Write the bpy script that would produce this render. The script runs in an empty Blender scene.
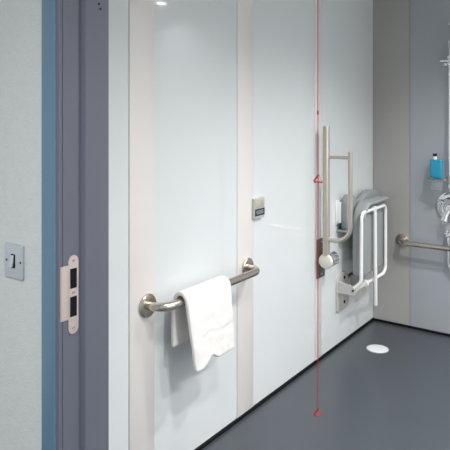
import bpy, bmesh, math, random
from mathutils import Vector, Matrix, noise

random.seed(7)
SC = bpy.context.scene
COL = SC.collection
PI = math.pi

# ---------------------------------------------------------------- camera
cam_d = bpy.data.cameras.new('camera')
cam_d.sensor_width = 36.0
cam_d.lens = 592 / 450 * 36.0
cam_d.shift_y = -112 / 450
cam_d.clip_start = 0.02
cam = bpy.data.objects.new('camera', cam_d)
cam.location = (0, 0, 1.4)
cam.rotation_euler = (PI / 2, 0, math.radians(35.68))
COL.objects.link(cam)
SC.camera = cam

# ---------------------------------------------------------------- world, exposure
wd = bpy.data.worlds.new('world')
SC.world = wd
wd.use_nodes = True
wd.node_tree.nodes['Background'].inputs[0].default_value = (0.92, 0.96, 1.0, 1)
wd.node_tree.nodes['Background'].inputs[1].default_value = 0.55
SC.view_settings.view_transform = 'Standard'
SC.view_settings.look = 'None'
SC.view_settings.exposure = 0.52
SC.view_settings.gamma = 1.0
SC.view_settings.use_curve_mapping = False

# downlights and two added fill lamps: x, y, ceiling z, watts, colour, spot angle, blend
LAMPS = [
    (-0.35, 2.75, 2.30, 8.5, (1.0, 0.985, 0.96), 140, 1.0),
    (0.20, 3.62, 2.30, 5, (1.0, 0.985, 0.96), 140, 1.0),
    (-0.45, 1.60, 2.30, 5, (1.0, 0.975, 0.95), 140, 1.0),
    (0.60, 2.45, 2.30, 9, (1.0, 0.985, 0.96), 150, 1.0),  # added fill lamp for soft ambient light, no known fitting here
    (0.60, 1.55, 2.30, 8, (1.0, 0.985, 0.96), 150, 1.0),  # second added fill lamp, lifts the ambient and softens shadows
    (-0.55, -0.15, 2.30, 9, (0.95, 0.99, 1.0), 150, 1.0),
]

# ---------------------------------------------------------------- helpers
def world_loc(o):
    v = Vector((0, 0, 0))
    while o is not None:
        v += o.location
        o = o.parent
    return v


def obj(name, bm, mat, parent=None, origin=None, sharp=35):
    """link one bmesh (in world coordinates) as one mesh object"""
    base = world_loc(parent) if parent is not None else Vector((0, 0, 0))
    org = Vector(origin) if origin is not None else base.copy()
    bmesh.ops.translate(bm, verts=bm.verts, vec=-org)
    bmesh.ops.recalc_face_normals(bm, faces=bm.faces)
    lim = math.radians(sharp)
    for e in bm.edges:
        e.smooth = not (len(e.link_faces) == 2 and e.calc_face_angle(0) > lim)
    for f in bm.faces:
        f.smooth = True
    me = bpy.data.meshes.new(name)
    bm.to_mesh(me)
    bm.free()
    me.materials.append(mat)
    o = bpy.data.objects.new(name, me)
    COL.objects.link(o)
    o.location = org - base
    if parent is not None:
        o.parent = parent
    return o


def thing(name, label, cat, loc, group=None):
    o = bpy.data.objects.new(name, None)
    o.empty_display_size = 0.05
    COL.objects.link(o)
    o.location = loc
    o['label'] = label
    o['category'] = cat
    if group:
        o['group'] = group
    return o


def tag(o, label, cat, group=None):
    o['label'] = label
    o['category'] = cat
    if group:
        o['group'] = group
    return o


def struct(name, bm, mat, label=None, parent=None, origin=None):
    o = obj(name, bm, mat, parent, origin)
    if parent is None:
        o['kind'] = 'structure'
        if label:
            o['label'] = label
            o['category'] = name.split('_')[0]
    return o


def box(bm, x0, x1, y0, y1, z0, z1, bev=0.0, seg=2):
    m = Matrix.Translation(((x0 + x1) / 2, (y0 + y1) / 2, (z0 + z1) / 2)) @ \
        Matrix.Diagonal((abs(x1 - x0), abs(y1 - y0), abs(z1 - z0), 1))
    r = bmesh.ops.create_cube(bm, size=1, matrix=m)
    if bev > 0:
        es = {e for v in r['verts'] for e in v.link_edges}
        bmesh.ops.bevel(bm, geom=list(es), offset=bev, segments=seg, profile=0.5, affect='EDGES')
    return bm


def B(*a, **k):
    return box(bmesh.new(), *a, **k)


def prism(bm, pts, axis, a0, a1, bev=0.0, seg=2):
    """polygon pts extruded along axis (0,1,2) from a0 to a1; pts give the other two coordinates in order"""
    def mk(p, a):
        v = list(p)
        v.insert(axis, a)
        return bm.verts.new(v)
    lo = [mk(p, a0) for p in pts]
    hi = [mk(p, a1) for p in pts]
    n = len(pts)
    fs = [bm.faces.new(lo), bm.faces.new(hi)]
    for i in range(n):
        bm.faces.new((lo[i], lo[(i + 1) % n], hi[(i + 1) % n], hi[i]))
    if bev > 0:
        es = set(fs[0].edges) | set(fs[1].edges)
        bmesh.ops.recalc_face_normals(bm, faces=bm.faces)
        bmesh.ops.bevel(bm, geom=list(es), offset=bev, segments=seg, profile=0.5, affect='EDGES', clamp_overlap=True)
    return bm


def fillet(pts, rads, n=8):
    pts = [Vector(p) for p in pts]
    if not isinstance(rads, (list, tuple)):
        rads = [rads] * len(pts)
    out = [pts[0]]
    for i in range(1, len(pts) - 1):
        p, a, b = pts[i], pts[i - 1], pts[i + 1]
        u, w = (a - p).normalized(), (b - p).normalized()
        ang = u.angle(w)
        r = rads[i]
        if r <= 0 or ang > PI - 0.02:
            out.append(p)
            continue
        t = min(r / math.tan(ang / 2), 0.49 * (a - p).length if i > 1 else 0.98 * (a - p).length,
                0.49 * (b - p).length if i < len(pts) - 2 else 0.98 * (b - p).length)
        r = t * math.tan(ang / 2)
        c = p + (u + w).normalized() * (r / math.sin(ang / 2))
        s, e = p + u * t - c, p + w * t - c
        tot = s.angle(e)
        ax = s.cross(e).normalized()
        for k in range(n + 1):
            out.append(c + Matrix.Rotation(tot * k / n, 3, ax) @ s)
    out.append(pts[-1])
    return out


def tube(bm, pts, r, seg=16, cap=True, bevel_end=0.0):
    pts = [Vector(p) for p in pts]
    n = len(pts)
    rs = r if isinstance(r, (list, tuple)) else [r] * n
    tans = []
    for i in range(n):
        a = pts[max(i - 1, 0)]
        b = pts[min(i + 1, n - 1)]
        tans.append((b - a).normalized())
    t0 = tans[0]
    nrm = t0.orthogonal().normalized()
    rings = []
    for i in range(n):
        if i:
            ax = tans[i - 1].cross(tans[i])
            if ax.length > 1e-8:
                nrm = Matrix.Rotation(tans[i - 1].angle(tans[i]), 3, ax.normalized()) @ nrm
        bi = tans[i].cross(nrm).normalized()
        rings.append([bm.verts.new(pts[i] + (nrm * math.cos(2 * PI * k / seg) + bi * math.sin(2 * PI * k / seg)) * rs[i])
                      for k in range(seg)])
    for i in range(n - 1):
        for k in range(seg):
            bm.faces.new((rings[i][k], rings[i][(k + 1) % seg], rings[i + 1][(k + 1) % seg], rings[i + 1][k]))
    if cap:
        bm.faces.new(rings[0])
        bm.faces.new(rings[-1])
    return bm


def T(pts, r, seg=16, cap=True):
    return tube(bmesh.new(), pts, r, seg, cap)


def lathe(bm, prof, org, axis, seg=32, ring=False):
    """prof: (distance along axis, radius) pairs"""
    org, ax = Vector(org), Vector(axis).normalized()
    u = ax.orthogonal().normalized()
    w = ax.cross(u)
    rings = []
    for d, r in prof:
        c = org + ax * d
        if r < 1e-6:
            rings.append([bm.verts.new(c)])
        else:
            rings.append([bm.verts.new(c + (u * math.cos(2 * PI * k / seg) + w * math.sin(2 * PI * k / seg)) * r) for k in range(seg)])
    if ring:
        rings.append(rings[0])
    for a, b in zip(rings, rings[1:]):
        for k in range(seg):
            j = (k + 1) % seg
            if len(a) == 1 and len(b) == 1:
                continue
            if len(a) == 1:
                bm.faces.new((a[0], b[j], b[k]))
            elif len(b) == 1:
                bm.faces.new((a[k], a[j], b[0]))
            else:
                bm.faces.new((a[k], a[j], b[j], b[k]))
    if ring:
        return bm
    if len(rings[0]) > 1:
        bm.faces.new(rings[0])
    if len(rings[-1]) > 1:
        bm.faces.new(rings[-1])
    return bm


def L(prof, org, axis, seg=32, ring=False):
    return lathe(bmesh.new(), prof, org, axis, seg, ring)


def rrect(a0, a1, b0, b1, radii, n=8):
    """rounded rectangle outline; radii for corners (a0,b0),(a1,b0),(a1,b1),(a0,b1)"""
    out = []
    for (ca, cb, sa, sb, r, st) in ((a0, b0, 1, 1, radii[0], PI), (a1, b0, -1, 1, radii[1], 1.5 * PI),
                                    (a1, b1, -1, -1, radii[2], 0), (a0, b1, 1, -1, radii[3], 0.5 * PI)):
        if r <= 0:
            out.append((ca, cb))
            continue
        for k in range(n + 1):
            t = st + (PI / 2) * k / n
            out.append((ca + sa * r + r * math.cos(t), cb + sb * r + r * math.sin(t)))
    return out


# ---------------------------------------------------------------- materials
def lin(c):
    return tuple(((v / 255) / 12.92 if v / 255 <= 0.04045 else ((v / 255 + 0.055) / 1.055) ** 2.4) for v in c) + (1,)


def mat(name, rgb, rough=0.5, metal=0.0, spec=0.5, var=0.0, vscale=8.0, bump=0.0, bscale=200.0, coat=0.0,
        stretch=(1, 1, 1), emit=None, trans=0.0, ior=1.5, detail=4.0, rvar=0.0):
    m = bpy.data.materials.new(name)
    m.use_nodes = True
    nt = m.node_tree
    b = nt.nodes['Principled BSDF']
    c = lin(rgb)
    b.inputs['Base Color'].default_value = c
    b.inputs['Roughness'].default_value = rough
    b.inputs['Metallic'].default_value = metal
    b.inputs['Specular IOR Level'].default_value = spec
    b.inputs['Coat Weight'].default_value = coat
    b.inputs['Coat Roughness'].default_value = 0.05
    b.inputs['Transmission Weight'].default_value = trans
    b.inputs['IOR'].default_value = ior
    if emit:
        b.inputs['Emission Color'].default_value = lin(emit[0])
        b.inputs['Emission Strength'].default_value = emit[1]
    tc = nt.nodes.new('ShaderNodeTexCoord')
    mp = nt.nodes.new('ShaderNodeMapping')
    mp.inputs['Scale'].default_value = stretch
    nt.links.new(tc.outputs['Object'], mp.inputs['Vector'])
    if var > 0 or rvar > 0:
        nz = nt.nodes.new('ShaderNodeTexNoise')
        nz.inputs['Scale'].default_value = vscale
        nz.inputs['Detail'].default_value = detail
        nt.links.new(mp.outputs['Vector'], nz.inputs['Vector'])
    if var > 0:
        mx = nt.nodes.new('ShaderNodeMix')
        mx.data_type = 'RGBA'
        mx.inputs[6].default_value = tuple(v * (1 - var) for v in c[:3]) + (1,)
        mx.inputs[7].default_value = tuple(min(1, v * (1 + var)) for v in c[:3]) + (1,)
        nt.links.new(nz.outputs['Fac'], mx.inputs[0])
        nt.links.new(mx.outputs[2], b.inputs['Base Color'])
    if rvar > 0:
        mr = nt.nodes.new('ShaderNodeMapRange')
        mr.inputs['From Min'].default_value = 0.3
        mr.inputs['From Max'].default_value = 0.7
        mr.inputs['To Min'].default_value = max(0, rough - rvar)
        mr.inputs['To Max'].default_value = rough + rvar
        nt.links.new(nz.outputs['Fac'], mr.inputs['Value'])
        nt.links.new(mr.outputs['Result'], b.inputs['Roughness'])
    if bump > 0:
        n2 = nt.nodes.new('ShaderNodeTexNoise')
        n2.inputs['Scale'].default_value = bscale
        n2.inputs['Detail'].default_value = 3
        nt.links.new(mp.outputs['Vector'], n2.inputs['Vector'])
        bp = nt.nodes.new('ShaderNodeBump')
        bp.inputs['Strength'].default_value = bump
        bp.inputs['Distance'].default_value = 0.002
        nt.links.new(n2.outputs['Fac'], bp.inputs['Height'])
        nt.links.new(bp.outputs['Normal'], b.inputs['Normal'])
    return m


M = {
    'panel': mat('glossy_panel', (218, 223, 226), 0.05, spec=0.5, var=0.012, vscale=1.5),
    'strip': mat('cover_strip', (228, 224, 223), 0.28, spec=0.45, var=0.01, vscale=3),
    'seam': mat('panel_seam', (150, 150, 152), 0.6),
    'backpanel': mat('grey_blue_panel', (162, 167, 174), 0.20, spec=0.5, var=0.02, vscale=2),
    'backstrip': mat('warm_grey_panel', (169, 168, 166), 0.45, spec=0.35, var=0.015, vscale=4),
    'white': mat('white_wall', (226, 226, 224), 0.5, var=0.01),
    'ceiling': mat('ceiling_paint', (232, 232, 230), 0.8, var=0.01),
    'corridor': mat('textured_wallcover', (203, 206, 203), 0.75, spec=0.3, var=0.06, vscale=60, bump=0.5, bscale=150),
    'floor': mat('dark_vinyl', (66, 72, 78), 0.29, spec=0.5, var=0.05, vscale=2.2, bump=0.03, bscale=250),
    'black': mat('black_sealant', (13, 14, 17), 0.6, spec=0.2, var=0.05),
    'jamb': mat('violet_grey_paint', (98, 101, 114), 0.35, spec=0.4, var=0.02, vscale=6, bump=0.05, bscale=60),
    'archi': mat('blue_grey_paint', (94, 123, 145), 0.4, spec=0.4, var=0.05, vscale=4),
    'steel': mat('brushed_steel', (202, 193, 182), 0.26, 0.96, var=0.02, vscale=40),
    'satin': mat('satin_steel', (196, 190, 182), 0.36, 1.0, var=0.04, vscale=30),
    'plate': mat('plate_steel', (188, 194, 197), 0.42, 0.5, var=0.04, vscale=50),
    'darksteel': mat('dark_steel', (112, 110, 102), 0.35, 0.7, var=0.08, vscale=20),
    'chrome': mat('chrome', (236, 239, 242), 0.07, 1.0, var=0.01),
    'rocker': mat('rocker_chrome', (205, 208, 212), 0.18, 1.0, var=0.01),
    'dark': mat('dark_recess', (12, 13, 22), 0.7, spec=0.2, var=0.1),
    'strike': mat('strike_metal', (224, 208, 203), 0.40, 0.75, var=0.03, vscale=40),
    'screw': mat('screw_metal', (196, 182, 174), 0.35, 0.8, var=0.05),
    'towel': mat('white_terry', (234, 231, 230), 0.95, spec=0.1, var=0.02, vscale=60, bump=0.6, bscale=420),
    'red': mat('red_cord', (170, 20, 34), 0.5, var=0.08, vscale=60),
    'grey': mat('grey_seat_plastic', (150, 155, 156), 0.45, spec=0.4, var=0.015, vscale=20),
    'pad': mat('grey_back_pad', (146, 152, 154), 0.55, spec=0.3, var=0.02, vscale=20),
    'whitep': mat('white_coated_metal', (238, 239, 240), 0.30, spec=0.5, var=0.01),
    'offwhite': mat('offwhite_casting', (192, 191, 188), 0.40, spec=0.5, var=0.015),
    'knob': mat('cream_cap', (222, 217, 208), 0.35, spec=0.5, var=0.01),
    'tubecream': mat('champagne_tube', (192, 185, 175), 0.36, 0.7, var=0.03, vscale=30),
    'beige': mat('beige_plate', (178, 177, 164), 0.45, var=0.03),
    'navy': mat('navy_band', (44, 50, 64), 0.4, var=0.1, vscale=90),
    'mark': mat('pale_print', (170, 176, 182), 0.5, var=0.05),
    'blue': mat('blue_plastic', (18, 142, 178), 0.25, spec=0.5, var=0.10, vscale=14, coat=0.3),
    'clearp': mat('clear_acrylic', (228, 238, 240), 0.15, spec=0.5, trans=0.85, ior=1.3),
    'blackp': mat('black_plastic', (18, 20, 28), 0.35, var=0.1),
    'drain': mat('drain_white', (212, 216, 220), 0.35, var=0.01),
    'lens': mat('lamp_lens', (255, 250, 240), 0.5, emit=((255, 248, 236), 30)),
}

# ---------------------------------------------------------------- setting
WX, WY = -1.522, 3.836      # left wall face, back wall face
RX = 1.05                   # right wall face
H = 2.30
OY, IY = 0.908, 1.045       # corridor face and room face of the doorway wall
DL, DR = -1.128, -0.10      # doorway

struct('floor', B(-2.3, 1.4, -1.6, WY + 0.1, -0.08, 0.0), M['floor'], 'dark grey vinyl floor of the wet room')
struct('ceiling', B(-2.3, 1.4, -1.6, WY + 0.1, H, H + 0.08), M['ceiling'], 'white ceiling')

wl = struct('wall_left', B(WX - 0.1, WX - 0.004, IY, WY + 0.1, 0, H), M['seam'], 'left wall of pale glossy panels with cover strips')
SEAMS = [IY, 1.528, 1.660, 2.213, 2.346, 2.982, 3.057, WY]
for i in range(7):
    y0, y1 = SEAMS[i], SEAMS[i + 1]
    if i % 2 == 0:
        obj('panel', B(WX - 0.006, WX, y0 + 0.0015, y1 - 0.0015, 0.016, H, bev=0.001, seg=1), M['panel'], wl)
    else:
        obj('cover_strip', B(WX - 0.006, WX + 0.0025, y0, y1, 0.016, H, bev=0.0015, seg=2), M['strip'], wl)

wb = struct('wall_back', B(WX - 0.1, RX + 0.1, WY + 0.004, WY + 0.1, 0, H), M['seam'], 'grey back wall of the shower area')
obj('corner_panel', B(WX, -1.2725, WY, WY + 0.006, 0.012, H), M['backstrip'], wb)
obj('panel', B(-1.270, -0.15, WY, WY + 0.006, 0.012, H, bev=0.001, seg=1), M['backpanel'], wb)
obj('panel', B(-0.147, RX, WY, WY + 0.006, 0.012, H, bev=0.001, seg=1), M['backpanel'], wb)
struct('wall_right', B(RX, RX + 0.1, IY, WY + 0.1, 0, H), M['white'], 'white right wall of the wet room')

# doorway wall in three pieces as one mesh
fw = bmesh.new()
box(fw, -2.2, DL - 0.03, OY, IY, 0, H)
box(fw, DR + 0.03, RX + 0.1, OY, IY, 0, H)
box(fw, DL - 0.03, DR + 0.03, OY, IY, 2.08, H)
struct('wall_front', fw, M['corridor'], 'textured pale grey green wall around the doorway')

# door lining: stepped section with stop, both sides and head
def lining(side):
    s = 1 if side == 'l' else -1
    x = DL if side == 'l' else DR
    pts = [(x - s * 0.030, OY - 0.010), (x - s * 0.004, OY - 0.010), (x, OY - 0.006), (x, OY + 0.003), (x - s * .0022, OY + .0045), (x, OY + 0.006),
           (x, 0.966), (x + s * 0.009, 0.969), (x + s * 0.012, 0.973), (x + s * 0.012, IY + 0.002),
           (x + s * 0.009, IY + 0.006), (x - s * 0.030, IY + 0.006)]
    return prism(bmesh.new(), pts, 2, 0.0, 2.05)

dr = struct('door_1', lining('l'), M['jamb'], 'violet grey painted door frame at the left')
obj('door_jamb', lining('r'), M['jamb'], dr)
obj('door_head', B(DL - 0.03, DR + 0.03, OY - 0.010, IY + 0.006, 2.05, 2.08), M['jamb'], dr)
for x0, x1 in ((-1.1835, DL - 0.0055), (DR + 0.0075, DR + 0.062)):
    obj('architrave', B(x0, x1, OY - 0.016, OY + 0.001, 0, 2.11, bev=0.006, seg=3), M['archi'], dr)
obj('architrave', B(DL - 0.0075, DR + 0.0075, OY - 0.016, OY + 0.001, 2.058, 2.11, bev=0.004, seg=2), M['archi'], dr)
obj('hinge_screw', L([(0, .003), (.001, .003), (.0015, 0)], (DL + 0.012, 1.02, 1.660), (1, 0, 0), 10), M['dark'], dr)
obj('hinge_screw', L([(0, .003), (.001, .003), (.0015, 0)], (DL + 0.012, 1.015, 1.672), (1, 0, 0), 10), M['dark'], dr)

struct('baseboard_left', B(WX - 0.004, WX + 0.008, IY, WY, 0, 0.017, bev=0.002, seg=1), M['black'], 'thin black sealing strip along the left wall')
struct('baseboard_back', B(WX + 0.008, RX, WY - 0.008, WY + 0.004, 0, 0.015, bev=0.002, seg=1), M['black'], 'thin black sealing strip along the back wall')

# ---------------------------------------------------------------- light switch
sw = thing('light_switch', 'square brushed metal light switch on the textured wall left of the door frame', 'light switch', (-1.306, OY, 0.983))
obj('face_plate', prism(bmesh.new(), rrect(-1.3445, -1.2675, 0.983, 1.0685, [.004] * 4, 4), 1, OY - 0.0055, OY, bev=0.0015), M['plate'], sw)
for x in (-1.335, -1.277):
    obj('screw', L([(0, .0028), (.0008, .0028), (.0012, .0015), (.0004, 0)], (x, OY - 0.0055, 1.0257), (0, -1, 0), 14), M['dark'], sw)
ro = obj('rocker_recess', B(-1.3165, -1.2985, OY - 0.0065, OY - 0.004, 1.0085, 1.0435, bev=.0008, seg=1), M['dark'], sw)
rk = bmesh.new()
prism(rk, [(OY - .0062, 1.011), (OY - .0135, 1.0125), (OY - .0100, 1.024), (OY - .0080, 1.0395), (OY - .0062, 1.041)], 0, -1.3150, -1.3025, bev=.0008)
obj('rocker', rk, M['rocker'], sw)

# ---------------------------------------------------------------- strike plate
st = thing('strike_plate', 'worn pinkish metal strike plate with two dark slots on the door frame', 'strike plate', (DL, 0.946, 0.868))
YA, YB = 0.9290, 0.9590          # width of the face
SA, SB = 0.9335, 0.9545          # slot sides
SLOTS = ((0.9105, 0.9590), (0.9785, 1.0265))
def plate_mesh():
    bm = bmesh.new()
    t0, t1 = DL, DL + 0.0018
    yc, yr = (YA + YB) / 2, (YB - YA) / 2
    top = [(YA, 1.033)] + [(yc - yr * math.cos(PI * k / 12), 1.043 + yr * math.sin(PI * k / 12)) for k in range(13)] + [(YB, 1.033)]
    bot = [(YB, 0.899)] + [(yc + yr * math.cos(PI * k / 12), 0.884 - yr * math.sin(PI * k / 12)) for k in range(13)] + [(YA, 0.899)]
    prism(bm, top + [(YB, SLOTS[1][1]), (YA, SLOTS[1][1])], 0, t0, t1)
    prism(bm, bot + [(YA, SLOTS[0][0]), (YB, SLOTS[0][0])], 0, t0, t1)
    box(bm, t0, t1, YA, YB, SLOTS[0][1], SLOTS[1][0])
    for z0, z1 in SLOTS:
        box(bm, t0, t1, YA, SA, z0, z1)
        box(bm, t0, t1, SB, YB, z0, z1)
    return bm
obj('face', plate_mesh(), M['strike'], st, sharp=30)
lip = bmesh.new()
prism(lip, [(DL + .0018, YA + .001), (DL, YA + .001), (DL, 0.9125), (DL - .001, 0.908), (DL - .001, .9055), (DL + .001, 0.9075), (DL + .0018, 0.912)], 2, 0.907, 1.036)
obj('lip', lip, M['strike'], st)
for z0, z1 in SLOTS:
    obj('keep_slot', B(DL - 0.002, DL + 0.0006, SA, SB, z0, z1), M['dark'], st)
for z in (1.0455, 0.9687, 0.884):
    obj('screw', L([(0, .0042), (.0008, .0042), (.0014, .003), (.0006, .0012), (.0006, 0)], (DL + .0016, (YA + YB) / 2, z), (1, 0, 0), 16), M['screw'], st)

# ---------------------------------------------------------------- towel grab rail on the left wall
def flange(parent, c, ax, r=0.0435, m=None):
    obj('flange', L([(0, r * .97), (.002, r), (.008, r), (.0115, r * .93), (.013, r * .7), (.0135, .0)], c, ax, 40), m or M['steel'], parent)

gz = 0.685
BX = WX + 0.082
gr = thing('grab_rail', 'long steel grab rail carrying a white towel on the left panelled wall', 'grab rail', (WX, 1.96, gz), 'brushed steel grab rails')
obj('rail_bar', T(fillet([(WX + .004, 1.618, gz), (BX, 1.618, gz), (BX, 2.290, gz), (WX + .004, 2.290, gz)], .062, 12), .0165, 24), M['steel'], gr)
flange(gr, (WX + .0025, 1.618, gz), (1, 0, 0))
flange(gr, (WX + .0025, 2.290, gz), (1, 0, 0))

# towel: sheet draped over the bar
def towel_mesh():
    bm = bmesh.new()
    r = 0.0165 + 0.0140
    bx = BX
    prof = []
    nb = 14
    for k in range(nb):                                  # back drop, rising
        t = k / nb
        prof.append((bx - r - 0.004 * math.sin(PI * t), gz - 0.175 * (1 - t), 'b', 1 - t))
    for k in range(13):
        a = PI - PI * k / 12
        prof.append((bx + r * math.cos(a), gz + r * math.sin(a), 't', 0))
    nf = 22
    for k in range(1, nf + 1):
        t = k / nf
        prof.append((bx + r + 0.006 * t, gz - 0.262 * t, 'f', t))
    ny = 30
    rows = []
    for j in range(ny + 1):
        s = j / ny
        row = []
        for (x, z, part, t) in prof:
            y0, y1 = 1.712, 1.996
            y = y0 + (y1 - y0) * s
            dx = 0
            if part == 'f':
                y += 0.036 * t * (1 - s) + 0.026 * t * s
                # soft vertical fold near the left edge and a wave along the hem
                dx = 0.010 * t * math.exp(-((s - 0.10) / 0.10) ** 2) + 0.006 * t * math.sin(4.5 * s + 0.6)
                z += t * (0.026 * math.exp(-((s - 0.40) / 0.11) ** 2)) - 0.002 * t * math.exp(-((s - .08) / .09) ** 2)
                if 0.56 < t < 0.62:
                    dx -= 0.0022
            if part == 'b':
                dx = -0.004 * t * math.sin(5 * s)
                y += 0.012 * t * (s - 0.3)
            v = Vector((x + dx, y, z))
            nv = abs(noise.noise(v * 16)) * 0.0045 + abs(noise.noise(v * 45)) * 0.0014
            row.append(bm.verts.new((v.x + nv * (1 if part != 'b' else -.5), v.y, v.z + (nv if part == 't' else 0))))
        rows.append(row)
    for a, b in zip(rows, rows[1:]):
        for k in range(len(a) - 1):
            bm.faces.new((a[k], a[k + 1], b[k + 1], b[k]))
    return bm
tw = obj('towel', towel_mesh(), M['towel'], origin=(BX, 1.87, gz + .017), sharp=180)
sm = tw.modifiers.new('thickness', 'SOLIDIFY'); sm.thickness = 0.017; sm.offset = 0
bv = tw.modifiers.new('rounded', 'SUBSURF'); bv.levels = 2; bv.render_levels = 2
tag(tw, 'white folded hand towel hanging over the long rail on the left wall', 'towel')

# ---------------------------------------------------------------- alarm unit on the left wall
al = thing('alarm_reset_unit', 'small beige and white alarm unit with a dark band on the left wall', 'alarm unit', (WX, 2.375, 0.902))
AF = WX + .017
obj('body', B(WX, AF, 2.332, 2.422, 0.902, 0.997, bev=.003), M['offwhite'], al)
obj('front_plate', B(AF - .0005, AF + .002, 2.337, 2.420, 0.951, 0.994, bev=.001), M['beige'], al)
bnd = obj('label_band', B(AF - .0005, AF + .0015, 2.337, 2.421, 0.914, 0.947, bev=.0005, seg=1), M['navy'], al)
for z, y0, y1 in ((0.937, 2.350, 2.408), (0.9305, 2.347, 2.412), (0.924, 2.352, 2.406)):
    bm = bmesh.new()
    y = y0
    while y < y1:
        wdt = random.uniform(.006, .013)
        box(bm, AF + .0013, AF + .0019, y, min(y + wdt, y1), z - .0018, z + .0018)
        y += wdt + .003
    obj('faint_lettering', bm, M['mark'], bnd)
obj('reset_button', L([(0, .006), (.001, .006), (.0015, .005), (.0015, 0)], (AF + .002, 2.396, 0.973), (1, 0, 0), 20), M['plate'], al)
obj('indicator', L([(0, .003), (.0008, .003), (.0012, 0)], (AF + .002, 2.398, 0.989), (1, 0, 0), 16), M['plate'], al)

# ---------------------------------------------------------------- red pull cord
CX, CY = -1.1600, 2.300
pc = thing('pull_cord', 'red emergency pull cord with two triangular handles hanging from the ceiling', 'pull cord', (CX, CY, H))
obj('ceiling_rose', L([(0, .042), (.012, .042), (.024, .03), (.026, 0)], (CX, CY, H), (0, 0, -1), 28), M['white'], pc)
obj('cord', T([(CX, CY, H - .02), (CX, CY, 1.4), (CX + .001, CY, 1.12), (CX, CY, .128)], .0019, 8), M['red'], pc)
obj('cord_connector', L([(0, .002), (.003, .0042), (.016, .0042), (.019, .002)], (CX, CY, 1.392), (0, 0, 1), 12), M['red'], pc)
RXv = Vector((0.8123, 0.5832, 0))
for ztop, zb in ((1.136, 1.1045), (0.131, 0.1005)):
    c = Vector((CX, CY, 0))
    a = c + RXv * 0.003 + Vector((0, 0, ztop))
    l = c - RXv * 0.019 + Vector((0, 0, zb))
    r_ = c + RXv * 0.020 + Vector((0, 0, zb - .002))
    bm = bmesh.new()
    tube(bm, fillet([a, l, r_], .004, 4), .0036, 8)
    tube(bm, [r_, a], .0008, 8)
    obj('triangular_handle', bm, M['red'], pc)

# ---------------------------------------------------------------- drop-down rail
AX, AZ = WX + .065, 0.580
dd = thing('drop_down_rail', 'folded upright hinged support rail on the left wall beside the shower seat', 'support rail', (WX, 3.03, 0.47))
obj('wall_plate', B(WX + .0025, WX + .011, 2.995, 3.085, 0.470, 0.690, bev=.002), M['darksteel'], dd)
for z in (.490, .670):
    obj('bolt', L([(0, .007), (.004, .007), (.006, .004), (.006, 0)], (WX + .011, 3.04, z), (1, 0, 0), 16), M['chrome'], dd)
hb = obj('hinge_barrel', L([(0, .036), (.002, .039), (.030, .039), (.032, .035), (.036, .035), (.038, .039), (.092, .039), (.095, .036), (.095, 0)], (AX, 2.985, AZ), (0, 1, 0), 40), M['chrome'], dd)
obj('hinge_cap', L([(0, 0), (0, .032), (.003, .038), (.010, .0415), (.016, .0415), (.016, 0)], (AX, 2.972, AZ), (0, 1, 0), 40), M['knob'], dd)
obj('hinge_bracket', B(WX + .011, AX, 3.030, 3.070, AZ - .03, AZ + .03, bev=.004), M['steel'], dd)
TY = 2.990
obj('main_tube', L([(0, .0198), (.712, .0198), (.7155, .0185), (.7165, .0165), (.7165, 0)], (AX, TY, AZ + .030), (0, 0, 1), 28), M['tubecream'], dd)
LX = AX + .143
obj('loop_tube', T(fillet([(AX + .010, TY, 0.700), (LX, TY, 0.700), (LX, TY, 1.190)], .085, 14), .0125, 20), M['tubecream'], dd)
obj('cross_bar', T([(AX + .012, TY, 1.157), (LX - .006, TY, 1.157)], .009, 16), M['tubecream'], dd)

# ---------------------------------------------------------------- backrest on the left wall
bk = thing('backrest', 'grey two lobed padded backrest on the left wall behind the folded seat', 'backrest', (WX, 3.52, 0.69))
def lobes():
    ctl = [(3.255, .790), (3.258, .865), (3.274, .898), (3.300, .912), (3.350, .905), (3.410, .873), (3.442, .859), (3.475, .861), (3.520, .880),
           (3.590, .905), (3.635, .909), (3.690, .902), (3.730, .888), (3.795, .845), (3.810, .790)]
    pts = []
    n = len(ctl)
    for i in range(n - 1):                       # smooth outline through the control points
        p0, p1, p2, p3 = [Vector(ctl[min(max(q, 0), n - 1)]) for q in (i - 1, i, i + 1, i + 2)]
        for k in range(5):
            t = k / 5
            v = 0.5 * (2 * p1 + (p2 - p0) * t + (2 * p0 - 5 * p1 + 4 * p2 - p3) * t * t + (3 * p1 - p0 - 3 * p2 + p3) * t ** 3)
            pts.append((v.x, v.y))
    pts.append(ctl[-1])
    pts = pts[::-1] + [(3.258, .725), (3.275, .705), (3.790, .705), (3.808, .725)]
    return prism(bmesh.new(), pts, 0, WX + .030, WX + .076, bev=.010, seg=3)
obj('back_pad', lobes(), M['pad'], bk, sharp=50)
for y in (3.265, 3.72):
    mb = obj('mounting_bracket', B(WX, WX + .031, y - .012, y + .045, 0.745, 0.870, bev=.003), M['whitep'], bk)
    obj('bracket_foot', B(WX, WX + .008, y - .022, y + .055, 0.735, 0.880, bev=.003), M['whitep'], mb)
obj('pad_ledge', B(WX + .0, WX + .080, 3.258, 3.795, 0.690, 0.704, bev=.005), M['pad'], bk)

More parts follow.
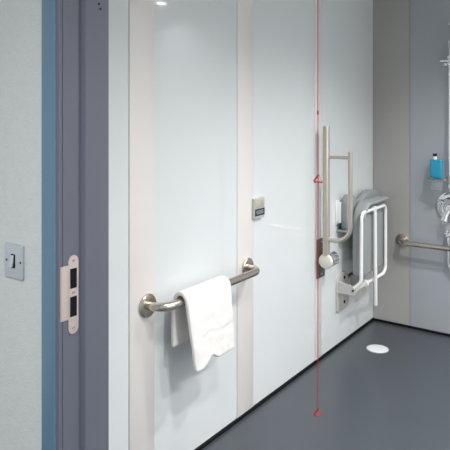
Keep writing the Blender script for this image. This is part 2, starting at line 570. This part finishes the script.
# ---------------------------------------------------------------- folding shower seat
se = thing('folding_shower_chair', 'grey fold-up shower seat with white tubular leg frame against the left wall', 'shower seat', (WX, 3.46, 0.17))
def bracket_plate(y0, y1, z0, z1):
    pts = rrect(y0, y1, z0, z1, [.018, .018, .060, .060], 10)
    return prism(bmesh.new(), pts, 0, WX, WX + .010, bev=.003)
wbk = obj('wall_bracket', bracket_plate(3.250, 3.415, 0.208, 0.435), M['offwhite'], se)
for y, z in ((3.350, 0.400), (3.350, 0.252)):
    obj('bolt', L([(0, .009), (.003, .009), (.005, .006), (.005, 0)], (WX + .010, y, z), (1, 0, 0), 6), M['dark'], wbk)
PX, PZ = WX + .106, 0.356
def cheek(y0, y1):
    pts = [(WX + .008, PZ - .030), (WX + .008, PZ + .040), (PX - .03, PZ + .028)]
    pts += [(PX + .024 * math.cos(a), PZ + .024 * math.sin(a)) for a in [PI / 2 - PI * k / 10 for k in range(11)]]
    bm = bmesh.new()
    lo = [bm.verts.new((p[0], y0, p[1])) for p in pts]
    hi = [bm.verts.new((p[0], y1, p[1])) for p in pts]
    n = len(pts)
    bm.faces.new(lo); bm.faces.new(hi)
    for i in range(n):
        bm.faces.new((lo[i], lo[(i + 1) % n], hi[(i + 1) % n], hi[i]))
    return bm
arm = obj('hinge_arm', cheek(3.258, 3.272), M['offwhite'], se)
obj('pivot_bolt', L([(0, .006), (.003, .006), (.004, 0)], (PX, 3.258, PZ), (0, -1, 0), 12), M['dark'], arm)
obj('hinge_arm', cheek(3.445, 3.460), M['offwhite'], se)
obj('wall_bracket', bracket_plate(3.430, 3.500, 0.300, 0.402), M['offwhite'], se)
obj('pivot_rod', T([(PX, 3.268, PZ), (PX, 3.448, PZ)], .017, 20), M['offwhite'], se)
obj('rod_collar', L([(0, .0165), (.0, .024), (.012, .024), (.012, .0165)], (PX, 3.432, PZ), (0, 1, 0), 24, True), M['whitep'], se)

SX0, SX1 = WX + .084, WX + .136
def seat_mesh():
    bm = bmesh.new()
    out = rrect(3.297, 3.705, 0.425, 0.868, [.03, .03, .05, .12], 12)
    prism(bm, out, 0, SX0, SX1, bev=.012, seg=3)
    # front lip curling over the top edge
    pts = []
    for k in range(25):
        s = k / 24
        pts.append((SX1 - .004, 3.300 + (3.690 - 3.300) * s, 0.0))
    z = lambda y: 0.852 - 0.105 * max(0.0, (3.40 - y) / 0.115) ** 2.0 if y < 3.40 else 0.852
    prev = None
    rows = []
    for (x, y, _) in pts:
        zz = z(y)
        th = .014 if y > 3.4 else .014 + .05 * (3.4 - y)
        row = []
        for k in range(13):
            a = PI * 0.75 - PI * 1.25 * k / 12
            row.append(bm.verts.new((x + .006 + .026 * math.cos(a), y, zz + th * math.sin(a))))
        rows.append(row)
    for a, b in zip(rows, rows[1:]):
        n = len(a)
        for k in range(n):
            bm.faces.new((a[k], a[(k + 1) % n], b[(k + 1) % n], b[k]))
    bm.faces.new(rows[0]); bm.faces.new(rows[-1])
    return bm
obj('seat_pad', seat_mesh(), M['grey'], se, sharp=45)
FX = WX + .153
lf = bmesh.new()
tube(lf, fillet([(PX + .004, 3.262, PZ + .014), (FX, 3.270, PZ + .055), (FX, 3.275, 0.814), (FX, 3.660, 0.814), (FX, 3.660, 0.388), (FX - .020, 3.480, 0.372), (PX, 3.440, PZ + .004)],
               [0, .05, .036, .036, .05, .04, 0], 8), .0098, 18)
obj('leg_frame', lf, M['whitep'], se)
obj('support_leg', T([(FX + .006, 3.468, 0.812), (FX + .008, 3.468, 0.50), (FX + .010, 3.468, 0.232), (FX + .010, 3.468, 0.226)], [.0100, .0105, .0110, .009], 18), M['whitep'], se)
obj('leg_clip', L([(0, .016), (.026, .016)], (FX, 3.455, 0.814), (0, 1, 0), 20), M['whitep'], se)

# ---------------------------------------------------------------- floor drain
dn = thing('floor_drain', 'round white floor drain cover on the dark floor near the back corner', 'drain', (-1.3135, 3.380, 0))
obj('cover', L([(0, .062), (.003, .062), (.005, .057), (.006, .03), (.0065, 0)], (-1.3135, 3.380, 0), (0, 0, 1), 40), M['drain'], dn)
obj('rim', L([(.0, .0655), (.002, .0655), (.002, .0625), (0, .0625)], (-1.3135, 3.380, 0), (0, 0, 1), 40, True), M['plate'], dn)

# ---------------------------------------------------------------- grab rail on the back wall
bz = 0.566
BY = WY - .082
g2 = thing('grab_rail', 'horizontal steel grab rail on the grey back wall below the shower valve', 'grab rail', (-1.02, WY, bz), 'brushed steel grab rails')
obj('rail_bar', T(fillet([(-1.320, WY - .004, bz), (-1.320, BY, bz), (-0.720, BY, bz), (-0.720, WY - .004, bz)], .062, 12), .0165, 24), M['steel'], g2)
flange(g2, (-1.320, WY, bz), (0, -1, 0))
flange(g2, (-0.720, WY, bz), (0, -1, 0))

# ---------------------------------------------------------------- shower riser, valve, hose
RXX, RY = -1.003, WY - .060
rs = thing('shower_riser_rail', 'slim chrome riser rail with sliding holder above the shower valve', 'riser rail', (RXX, WY, 0.94))
obj('rail', T([(RXX, RY, .945), (RXX, RY, 1.845)], .0090, 18), M['chrome'], rs)
for z in (0.952, 1.815):
    obj('rail_bracket', T([(RXX, RY, z), (RXX, WY, z)], .013, 18), M['chrome'], rs)
    obj('end_cap', L([(0, .008), (.004, .0125), (.030, .0125), (.034, .008)], (RXX, RY, z - .020 if z < 1.5 else z), (0, 0, 1), 18), M['chrome'], rs)
obj('slider', L([(0, .015), (.004, .018), (.060, .018), (.064, .015)], (RXX, RY, 1.690), (0, 0, 1), 24), M['chrome'], rs)
obj('slider_lever', T([(RXX - .052, RY - .022, 1.722), (RXX + .105, RY - .022, 1.722)], [.0095, .0095], 18), M['chrome'], rs)
obj('slider_knob', L([(0, .0105), (.016, .0115), (.019, .008), (.019, 0)], (RXX - .024, RY - .020, 1.706), (0, -.3, -1), 18), M['chrome'], rs)

# soap tray clamped to the riser
ty = WY - .078
tr = thing('soap_tray', 'clear soap tray clamped to the chrome riser under the blue bottle', 'tray', (-1.075, ty, 0.985))
obj('tray_plate', prism(bmesh.new(), rrect(-1.128, -1.030, ty - .045, ty + .045, [.02] * 4, 6), 2, 0.988, 0.996, bev=.002), M['clearp'], tr)
obj('tray_bowl', prism(bmesh.new(), rrect(-1.108, -1.045, ty - .032, ty + .032, [.02] * 4, 6), 2, 0.920, 0.988, bev=.006), M['clearp'], tr)
obj('clamp', L([(0, .0118), (0, .013), (.002, .019), (.040, .019), (.042, .013), (.042, .0118)], (RXX, RY, 0.968), (0, 0, 1), 20, True), M['satin'], tr)
obj('clamp_arm', B(-1.045, RXX - .017, RY - .008, RY + .008, .974, .988, bev=.003), M['satin'], tr)

bt = thing('soap_bottle', 'blue soap bottle with black cap standing on the clear tray', 'bottle', (-1.079, ty, 0.996))
obj('bottle_body', prism(bmesh.new(), rrect(-1.1165, -1.0405, ty - .022, ty + .022, [.014] * 4, 6), 2, 0.9965, 1.111, bev=.005, seg=3), M['blue'], bt)
obj('neck', L([(0, .0105), (.022, .0105)], (-1.088, ty, 1.110), (0, 0, 1), 20), M['whitep'], bt)
obj('cap', L([(0, .0125), (.001, .0135), (.014, .0135), (.017, .011), (.018, 0)], (-1.0885, ty, 1.131), (0, 0, 1), 20), M['blackp'], bt)

VX, VZ = -1.006, 0.808
va = thing('shower_valve', 'round chrome shower valve with lever on the grey back wall', 'shower valve', (VX, WY, VZ))
obj('valve_plate', L([(0, .100), (.004, .1), (.010, .095), (.014, .082), (.016, .06), (.016, 0)], (VX, WY, VZ), (0, -1, 0), 56), M['chrome'], va)
obj('control_ring', L([(.016, .062), (.030, .062), (.036, .056), (.036, .044), (.028, .040), (.028, 0)], (VX, WY, VZ), (0, -1, 0), 48), M['chrome'], va)
obj('knob', L([(.028, .030), (.055, .028), (.062, .022), (.064, 0)], (VX, WY, VZ), (0, -1, 0), 36), M['chrome'], va)
obj('lever', T([(VX - .006, WY - .050, VZ - .012), (VX - .022, WY - .060, VZ - .045), (VX - .030, WY - .062, VZ - .074), (VX - .034, WY - .062, VZ - .090)], [.014, .018, .024, .016], 18), M['chrome'], va)
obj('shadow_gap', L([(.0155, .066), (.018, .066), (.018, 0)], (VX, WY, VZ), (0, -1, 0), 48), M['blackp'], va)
obj('stop_lever', T([(VX - .030, WY - .034, VZ + .030), (VX - .060, WY - .036, VZ + .040), (VX - .082, WY - .034, VZ + .046)], [.009, .008, .006], 14), M['chrome'], va)

oz = 0.640
OX = -1.022
ho = thing('shower_hose', 'chrome shower hose looping down from its outlet below the valve', 'hose', (OX, WY, oz))
obj('wall_outlet', L([(0, .030), (.004, .031), (.012, .027), (.016, .018), (.040, .016), (.046, .010), (.046, 0)], (OX, WY, oz), (0, -1, 0), 32), M['chrome'], ho)
obj('elbow', T([(OX, WY - .030, oz + .004), (OX, WY - .032, oz - .038)], .0095, 18), M['chrome'], ho)
hp = []
for k in range(41):
    a = PI + PI * k / 40
    hp.append((-0.939 + .080 * math.cos(a), WY - .036, oz - .16 + .085 * math.sin(a)))
HX = -0.905
hose = [(OX, WY - .032, oz - .034), (OX + .001, WY - .034, oz - .09)] + hp + \
    [(-0.850, WY - .036, 0.62), (-0.845, WY - .040, 0.9), (-0.85, WY - .070, 1.35), (HX + .01, WY - .11, 1.62), (HX, WY - .115, 1.70)]
obj('hose_line', T(hose, .0058, 12), M['chrome'], ho)

hs = thing('hand_shower', 'chrome hand shower head parked in the sliding holder', 'hand shower', (HX, WY - .115, 1.70))
obj('handle', T([(HX, WY - .115, 1.705), (HX, WY - .125, 1.80), (HX - .004, WY - .150, 1.90)], [.011, .013, .013], 18), M['chrome'], hs)
obj('spray_head', L([(0, .02), (.012, .045), (.024, .048), (.028, .044), (.028, 0)], (HX - .030, WY - .140, 1.935), (0, -.8, -.6), 36), M['chrome'], hs)
obj('head_neck', T([(HX - .004, WY - .150, 1.895), (HX - .026, WY - .146, 1.930)], .013, 18), M['chrome'], hs)

# ---------------------------------------------------------------- ceiling downlights, added fill lamps among them
for i, (x, y, z, w, c, ang, bl) in enumerate(LAMPS):
    dl = thing('ceiling_downlight', 'round recessed ceiling downlight out of view', 'downlight', (x, y, z), 'ceiling downlights')
    obj('trim_ring', L([(0, .055), (.004, .055), (.006, .048), (.003, .042), (0, .042)], (x, y, z), (0, 0, -1), 32, True), M['white'], dl)
    obj('lamp_lens', L([(.0, .041), (.002, .040), (.0022, 0)], (x, y, z), (0, 0, -1), 32), M['lens'], dl)
    ld = bpy.data.lights.new('downlight_beam', 'SPOT')
    ld.energy = w * 10
    ld.color = c
    ld.spot_size = math.radians(ang)
    ld.spot_blend = bl
    ld.shadow_soft_size = 0.05
    lo = bpy.data.objects.new('downlight_beam', ld)
    COL.objects.link(lo)
    lo.location = (0, 0, -0.02)
    lo.parent = dl
